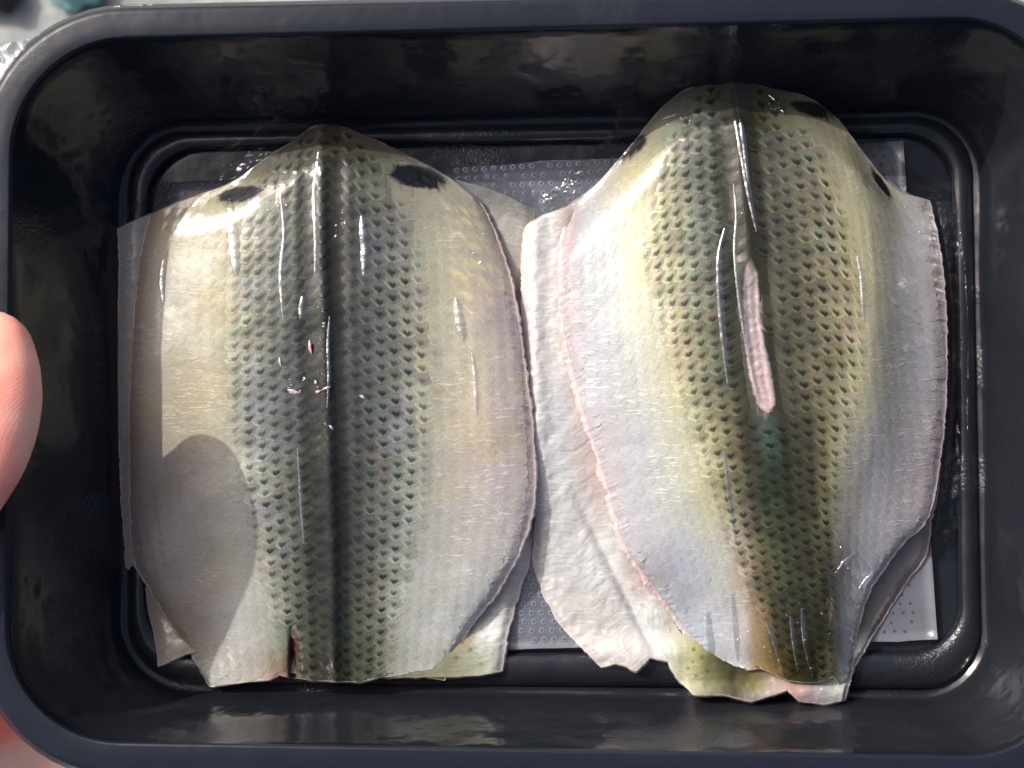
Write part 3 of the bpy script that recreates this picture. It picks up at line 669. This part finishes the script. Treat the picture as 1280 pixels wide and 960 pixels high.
TR_R = Half(C_, [(1162, 252), (1176, 320), (1183, 410), (1182, 500), (1173, 590), (1158, 650), (1132, 676), (1104, 712), (1087, 740), (1076, 770), (1069, 805), (1063, 846), (1056, 864)],
            [(918, 100), (965, 112), (1010, 122), (1048, 152), (1085, 200), (1120, 238), (1162, 252)], [(1004, 853), (1025, 852), (1042, 845), (1056, 864)], htr(False), 190, 540, False, True)
def skip_r(x, y):
    xc = np.interp(y, [100, 320, 400, 450, 520, 600, 900], [918, 938, 940, 947, 960, 968, 1005])
    if y < 98 or y > 838: return True
    if y < 524 and abs(x-xc) < (20 if y > 310 else 16): return True
    return (((x-1018)/42)**2+((y-137)/20)**2 < 1) or (((x-792)/32)**2+((y-184)/24)**2 < 1) or (((x-1101)/26)**2+((y-229)/24)**2 < 1)
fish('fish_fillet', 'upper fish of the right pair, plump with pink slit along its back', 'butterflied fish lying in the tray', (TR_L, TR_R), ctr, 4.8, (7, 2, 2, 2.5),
     dict(dlim=[([100, 160, 250, 330, 400, 500, 600, 700, 800, 850], [50, 105, 145, 130, 112, 98, 76, 60, 34, 28]), ([100, 160, 250, 400, 500, 600, 700, 850], [50, 110, 138, 142, 112, 78, 60, 36])],
          pitch=([100, 200, 500, 650, 850], [15, 17.2, 16.8, 13.5, 11]), vp=([100, 300, 550, 850], [16, 16.5, 15.5, 12.5]), skip=skip_r))

# ------------------------------------------------------------------ film
film = empty('shrink_film', tuple(PH(660, 480, 6)), label='clear shrink film bridging from the fish down to the tray floor', cat='film')
def skirt(rows, n=120, seed=1, wr=.5):
    """rows: list of polylines [(x, y, h), ...] from the fish edge outward"""
    G = np.array([spline(r_, n) for r_ in rows])
    # subdivide across
    k = np.linspace(0, len(rows)-1, (len(rows)-1)*5+1); i = np.minimum(k.astype(int), len(rows)-2); f = (k-i)[:, None, None]
    G = G[i]*(1-f)+G[i+1]*f
    x, y, h = G[..., 0], G[..., 1], G[..., 2]
    e = np.sin(np.linspace(0, math.pi, len(G)))[:, None]
    h = h+wr*e*vnoise(x, y, 10, seed)
    mesh('film_skirt', PH(x, y, h), quads(*G.shape[:2]), FILM, film, up=True)
skirt([[(186, 268, 6.2), (240, 246, 7.6), (285, 229, 8.8), (340, 192, 10), (372, 170, 10.5), (405, 154, 10.5)],
       [(150, 262, 2.0), (200, 240, 3.5), (262, 215, 5), (320, 180, 7), (365, 160, 8.8), (405, 148, 8.6)],
       [(135, 254, .6), (185, 228, .6), (240, 195, .6), (300, 165, .6), (350, 148, .6), (405, 138, .6)]], seed=2)
skirt([[(405, 154, 10.5), (450, 164, 10), (500, 188, 9.2), (560, 220, 8.2), (602, 252, 6.6), (664, 262, 4.8)],
       [(405, 148, 8.6), (455, 155, 7.5), (510, 178, 5.6), (570, 205, 3.8), (620, 232, 2.8), (668, 250, 2.4)],
       [(405, 138, .6), (465, 143, .6), (520, 160, .6), (580, 190, 1.9), (630, 215, 1.9), (672, 240, 1.9)]], seed=3)
skirt([[(675, 268, 5.6), (716, 254, 6.6), (755, 219, 9), (795, 172, 12), (832, 129, 13), (870, 105, 13.4), (918, 97, 13.2)],
       [(676, 256, 2.6), (708, 240, 3.4), (742, 208, 5.2), (782, 160, 7.6), (822, 118, 9), (865, 95, 9.6), (918, 88, 9.6)],
       [(678, 244, 1.9), (700, 228, 1.9), (730, 196, 1.9), (766, 152, .6), (808, 118, .6), (860, 96, 3.6), (918, 86, 5)]], seed=4)
skirt([[(918, 97, 13.2), (965, 109, 13), (1012, 119, 12.6), (1051, 149, 11), (1088, 197, 8.8), (1122, 235, 7.2), (1168, 250, 6.2)],
       [(918, 88, 9.6), (968, 100, 9), (1020, 112, 8), (1062, 142, 6.4), (1100, 188, 4.4), (1140, 226, 3.2), (1184, 246, 3)],
       [(918, 86, 5), (970, 100, 3), (1030, 110, .6), (1078, 140, .6), (1118, 182, .6), (1150, 216, .6), (1196, 244, .6)]], seed=5)
skirt([[(1170, 252, 5.8), (1184, 330, 5.2), (1190, 420, 5), (1188, 510, 5), (1178, 600, 5), (1164, 690, 4)],
       [(1182, 252, 3.6), (1193, 330, 2.4), (1198, 420, 2.6), (1197, 510, 2.2), (1190, 600, 2.2), (1176, 694, 1.8)],
       [(1196, 252, 3.2), (1206, 330, 3.4), (1210, 420, 3.2), (1210, 510, 3.4), (1206, 600, 2.8), (1192, 700, .6)]], n=260, seed=6, wr=.8)
# taut creases of the film over the two backs, some added to catch sun streaks
def crease(P, r, surf, seed):
    """P: (x, y, extra mm); rides on the fish surface"""
    Q = spline(P, 70); ks = 8; rows = []
    L_, R_ = surf
    allp = np.concatenate([L_.px.reshape(-1, 2), R_.px.reshape(-1, 2)]); allh = np.concatenate([L_.h.ravel(), R_.h.ravel()])
    hh = np.array([allh[np.argmin(((allp-q[:2])**2).sum(1))] for q in Q])
    hh = np.convolve(np.pad(hh, 4, 'edge'), np.ones(9)/9, 'valid')
    hh = hh+.32+Q[:, 2]+.12*vnoise(Q[:, 0]*0, Q[:, 1], 9, seed)
    rad = r*np.sin(np.linspace(.05, math.pi-.05, len(Q)))**.5*(1+.25*vnoise(Q[:, 0]*0+3, Q[:, 1], 6, seed+1))
    for k in range(ks):
        th = math.pi*k/(ks-1)
        rows.append(PH(Q[:, 0]-rad*np.cos(th), Q[:, 1], hh+rad*.062*math.sin(th)**2))
    mesh('film_crease', np.array(rows), quads(ks, len(Q), flip=True), CREASE, film, up=True)
SL, SR = (TL_L, TL_R), (TR_L, TR_R)
crease([(398, 190, 0), (393, 240, 0), (395, 300, 0), (394, 345, 0)], 3.4, SL, 1)
crease([(350, 240, 0), (355, 290, 0), (351, 345, 0), (354, 400, 0)], 3.0, SL, 2)
crease([(378, 370, 0), (376, 400, 0)], 4, SL, 3)
crease([(412, 395, 0), (410, 430, 0), (411, 470, 0), (409, 510, 0)], 2.4, SL, 4)
crease([(913, 110, .3), (922, 160, .3), (931, 210, .2), (938, 250, .2), (946, 290, .1)], 4, SR, 5)
crease([(906, 285, .3), (899, 320, .3), (900, 370, .2), (905, 430, 0), (910, 480, 0)], 4, SR, 6)
crease([(917, 230, .2), (921, 270, .2), (919, 310, .3), (922, 350, .3), (930, 410, .3), (939, 460, .2), (950, 500, .1)], 3, SR, 7)
crease([(955, 770, 0), (968, 800, 0), (978, 838, 0)], 3.4, SR, 8)
crease([(1002, 760, 0), (1006, 800, 0), (1016, 845, 0)], 3, SR, 9)
crease([(287, 248, 0), (291, 290, 0), (296, 345, 0)], 9, SL, 10)
crease([(204, 325, 0), (202, 350, 0), (204, 380, 0)], 5, SL, 11)
crease([(570, 372, 0), (575, 400, 0), (580, 428, 0)], 6, SL, 12)
crease([(452, 270, 0), (456, 310, 0), (455, 345, 0)], 6, SL, 13)
crease([(1072, 320, 0), (1078, 350, 0), (1080, 400, 0)], 3.5, SR, 14)
crease([(884, 765, .1), (887, 800, .1), (890, 832, .1)], 7, SR, 17)
crease([(915, 742, .1), (919, 790, .1), (922, 826, .1)], 5, SR, 18)
crease([(905, 560, .1), (912, 620, .1), (920, 680, .1)], 3, SR, 19)
crease([(1048, 712, .1), (1058, 700, .1), (1070, 690, .1)], 5, SR, 20)
crease([(1074, 738, .1), (1084, 724, .1), (1096, 712, .1)], 4, SR, 21)
crease([(988, 770, .1), (992, 800, .1), (998, 840, .1)], 2.6, SR, 22)
crease([(921, 112, .5), (929, 170, .4), (936, 230, .3)], 3.0, SR, 23)
crease([(372, 560, .1), (376, 620, .1), (380, 680, .1)], 2.5, SL, 24)
crease([(590, 440, .1), (594, 470, .1), (596, 520, .1)], 3, SL, 25)
crease([(826, 150, .4), (850, 143, .4), (866, 148, .4)], 3.5, SR, 15)
crease([(962, 118, .3), (972, 126, .3), (980, 140, .3)], 5, SR, 16)
# small blisters and puckers where air is caught under the film
BV, BF = [], []
def blister(px_, py_, surf, rr, hh):
    key = id(surf)
    A = np.concatenate([H_.px[::6, ::4].reshape(-1, 2) for H_ in surf]); Hh = np.concatenate([H_.h[::6, ::4].ravel() for H_ in surf])
    h0 = Hh[np.argmin(((A-[px_, py_])**2).sum(1))]+.42
    b = len(BV); k = 9; ph = random.random()*6; el = random.uniform(.5, 1.0); an = random.uniform(0, 3.1)
    for f_, z_ in ((1, 0), (.75, .55), (.4, .9)):
        for i_ in range(k):
            th = 2*math.pi*i_/k; q_ = rr*f_*(1+.3*math.sin(2*th+ph)+.15*math.sin(5*th+ph))
            u_, w_ = q_*math.cos(th), q_*el*math.sin(th)
            BV.append(tuple(PH(px_+u_*math.cos(an)-w_*math.sin(an), py_+u_*math.sin(an)+w_*math.cos(an), h0+hh*z_)))
    BV.append(tuple(PH(px_, py_, h0+hh*.95)))
    for l_ in (0, 1):
        for i_ in range(k):
            j_ = (i_+1) % k; a1, a2, a3, a4 = b+l_*k+i_, b+l_*k+j_, b+(l_+1)*k+j_, b+(l_+1)*k+i_
            BF.append((a1, a4, a3, a2))
    for i_ in range(k):
        j_ = (i_+1) % k; BF.append((b+2*k+i_, b+3*k, b+3*k, b+2*k+j_))
for cx_, cy_, sx_, sy_, n_, surf in ((424, 285, 8, 12, 9, SL), (405, 440, 10, 60, 16, SL), (345, 262, 10, 5, 4, SL), (370, 480, 16, 12, 7, SL), (560, 750, 60, 20, 4, SL), (590, 300, 25, 60, 7, SL),
                                     (925, 180, 6, 60, 12, SR), (968, 132, 10, 8, 6, SR), (850, 150, 25, 10, 6, SR), (1000, 790, 25, 50, 14, SR), (965, 820, 12, 15, 7, SR), (760, 380, 30, 90, 10, SR), (1140, 290, 14, 30, 6, SR), (1060, 700, 20, 25, 8, SR), (930, 800, 14, 20, 6, SR)):
    for _ in range(n_): blister(random.gauss(cx_, sx_*.6), random.gauss(cy_, sy_*.6), surf, random.uniform(1.0, 2.8), random.uniform(.12, .3))
BF = [f for f in BF]
bv = np.array(BV); tri = np.array([(f[0], f[1], f[3]) if f[1] == f[2] else (f[0], f[1], f[2]) for f in BF]+[(f[0], f[2], f[3]) for f in BF if f[1] != f[2]])
tag(mesh('air_blisters', bv, tri, CREASE, film, up=True), kind='stuff')
# crinkled surplus of film cut off outside the rim corner
fr = []
outer = np.array([(-14, 150), (-4, 118), (8, 96), (24, 76), (42, 60), (62, 45), (86, 31), (114, 19), (146, 10), (190, 5)], float)
P = spline(outer, 130); tn = np.gradient(P, axis=0); tn /= np.linalg.norm(tn, axis=1)[:, None]; nr_ = np.stack([tn[:, 1], -tn[:, 0]], -1)
wid = np.interp(np.arange(130), [0, 20, 38, 55, 75, 100, 129], [26, 30, 34, 13, 10, 6, 3])
for k in range(9):
    f = k/8; Q = P+nr_*(wid*f-3)[:, None]
    rw = np.random.default_rng(5)
    z = -.0035+.0016*f*vnoise(Q[:, 0]*1.0, Q[:, 1], 9, 4)*1.6-.001*f
    fr.append(PT(Q[:, 0], Q[:, 1], z))
mesh('surplus_edge', np.array(fr), quads(9, 130, flip=True), FRINGE, film, up=True)

# ------------------------------------------------------------------ hand holding the tray from below left, thumb over the rim
hand = bpy.data.meshes.new('hand')
import bmesh
bm = bmesh.new()
def blob(px, py, z, r, sc=(1, 1, 1)):
    c = Vector(PT(px, py, z)); M_ = Matrix.Translation(c) @ Matrix.Diagonal((r*sc[0], r*sc[1], r*sc[2], 1))
    bmesh.ops.create_icosphere(bm, subdivisions=3, radius=1, matrix=M_)
def chain(P, n=14, sc=(1, 1, 1)):
    Q = spline(P, n*len(P))
    for q in Q: blob(q[0], q[1], q[2], q[3], sc)
chain([(-12, 444, .0105, .0098), (-13, 474, .0110, .0112), (-15, 510, .0108, .0116), (-26, 558, .0100, .0112), (-52, 612, .0090, .0103)], 12, (1, 1, .55))
chain([(-46, 466, .0108, .0098), (-60, 510, .0110, .0115), (-72, 560, .0100, .0118), (-90, 612, .0080, .0110)], 10, (1, 1, .7))
chain([(-62, 612, .0070, .0103), (-132, 684, .002, .0145), (-205, 755, -.008, .0215), (-170, 840, -.022, .017), (-120, 930, -.038, .019)], 8)
chain([(-80, 930, -.040, .019), (-40, 800, -.055, .017), (-60, 640, -.058, .016), (-100, 480, -.058, .015)], 7)          # palm under the tray
chain([(-80, 930, -.042, .019), (60, 930, -.054, .014), (150, 950, -.056, .013)], 7)
chain([(-160, 1010, -.05, .026), (-40, 980, -.052, .023)], 5)
for k, (y0, y1, ln) in enumerate(((420, 330, 430), (540, 500, 520), (670, 650, 520), (800, 800, 430))):                       # four fingers bearing the tray bottom
    chain([(-70, y0, -.058, .0105), (120, (y0+y1)/2, -.0555, .0098), (260, y1, -.051, .0088), (ln-60, y1-8, -.0475, .0082), (ln, y1-14, -.0455, .0072)], 8)
chain([(-160, 1010, -.05, .026), (-420, 1280, -.075, .028), (-700, 1600, -.10, .031)], 8)                                    # wrist, forearm
bm.to_mesh(hand); bm.free()
ho = bpy.data.objects.new('person_hand', hand); COL.objects.link(ho); hand.materials.append(HAND)
md = ho.modifiers.new('r', 'REMESH'); md.mode = 'VOXEL'; md.voxel_size = .0012; md.use_smooth_shade = True
md = ho.modifiers.new('s', 'SMOOTH'); md.iterations = 10; md.factor = .6
tag(ho, 'bare hand holding the tray, pink thumb pressed over its rim', 'hand')

# ------------------------------------------------------------------ far blurred things on the ground beyond the corner
def lump(name, px, py, sx, sy, sz, mat, label, cat, seed):
    c = PT(px, py, GZ); bm = bmesh.new(); bmesh.ops.create_icosphere(bm, subdivisions=4, radius=1)
    for v_ in bm.verts:
        n_ = noise.noise(v_.co*1.7+Vector((seed, 0, 0)))
        v_.co = Vector((v_.co.x*sx, v_.co.y*sy, v_.co.z*sz))*(1+.35*n_)
    me = bpy.data.meshes.new(name); bm.to_mesh(me); bm.free(); me.materials.append(mat)
    for p_ in me.polygons: p_.use_smooth = True
    o = bpy.data.objects.new(name, me); COL.objects.link(o); o.location = (c[0], c[1], GZ+sz*.5); tag(o, label, cat)
lump('crumpled_cloth', 94, -10, .022, .016, .012, TEAL, 'out-of-focus teal crumpled cloth beyond the tray corner', 'cloth', 1)
lump('stone', 0, -8, .018, .018, .012, DARK, 'out-of-focus dark lump at the edge beyond the tray corner', 'stone', 2)
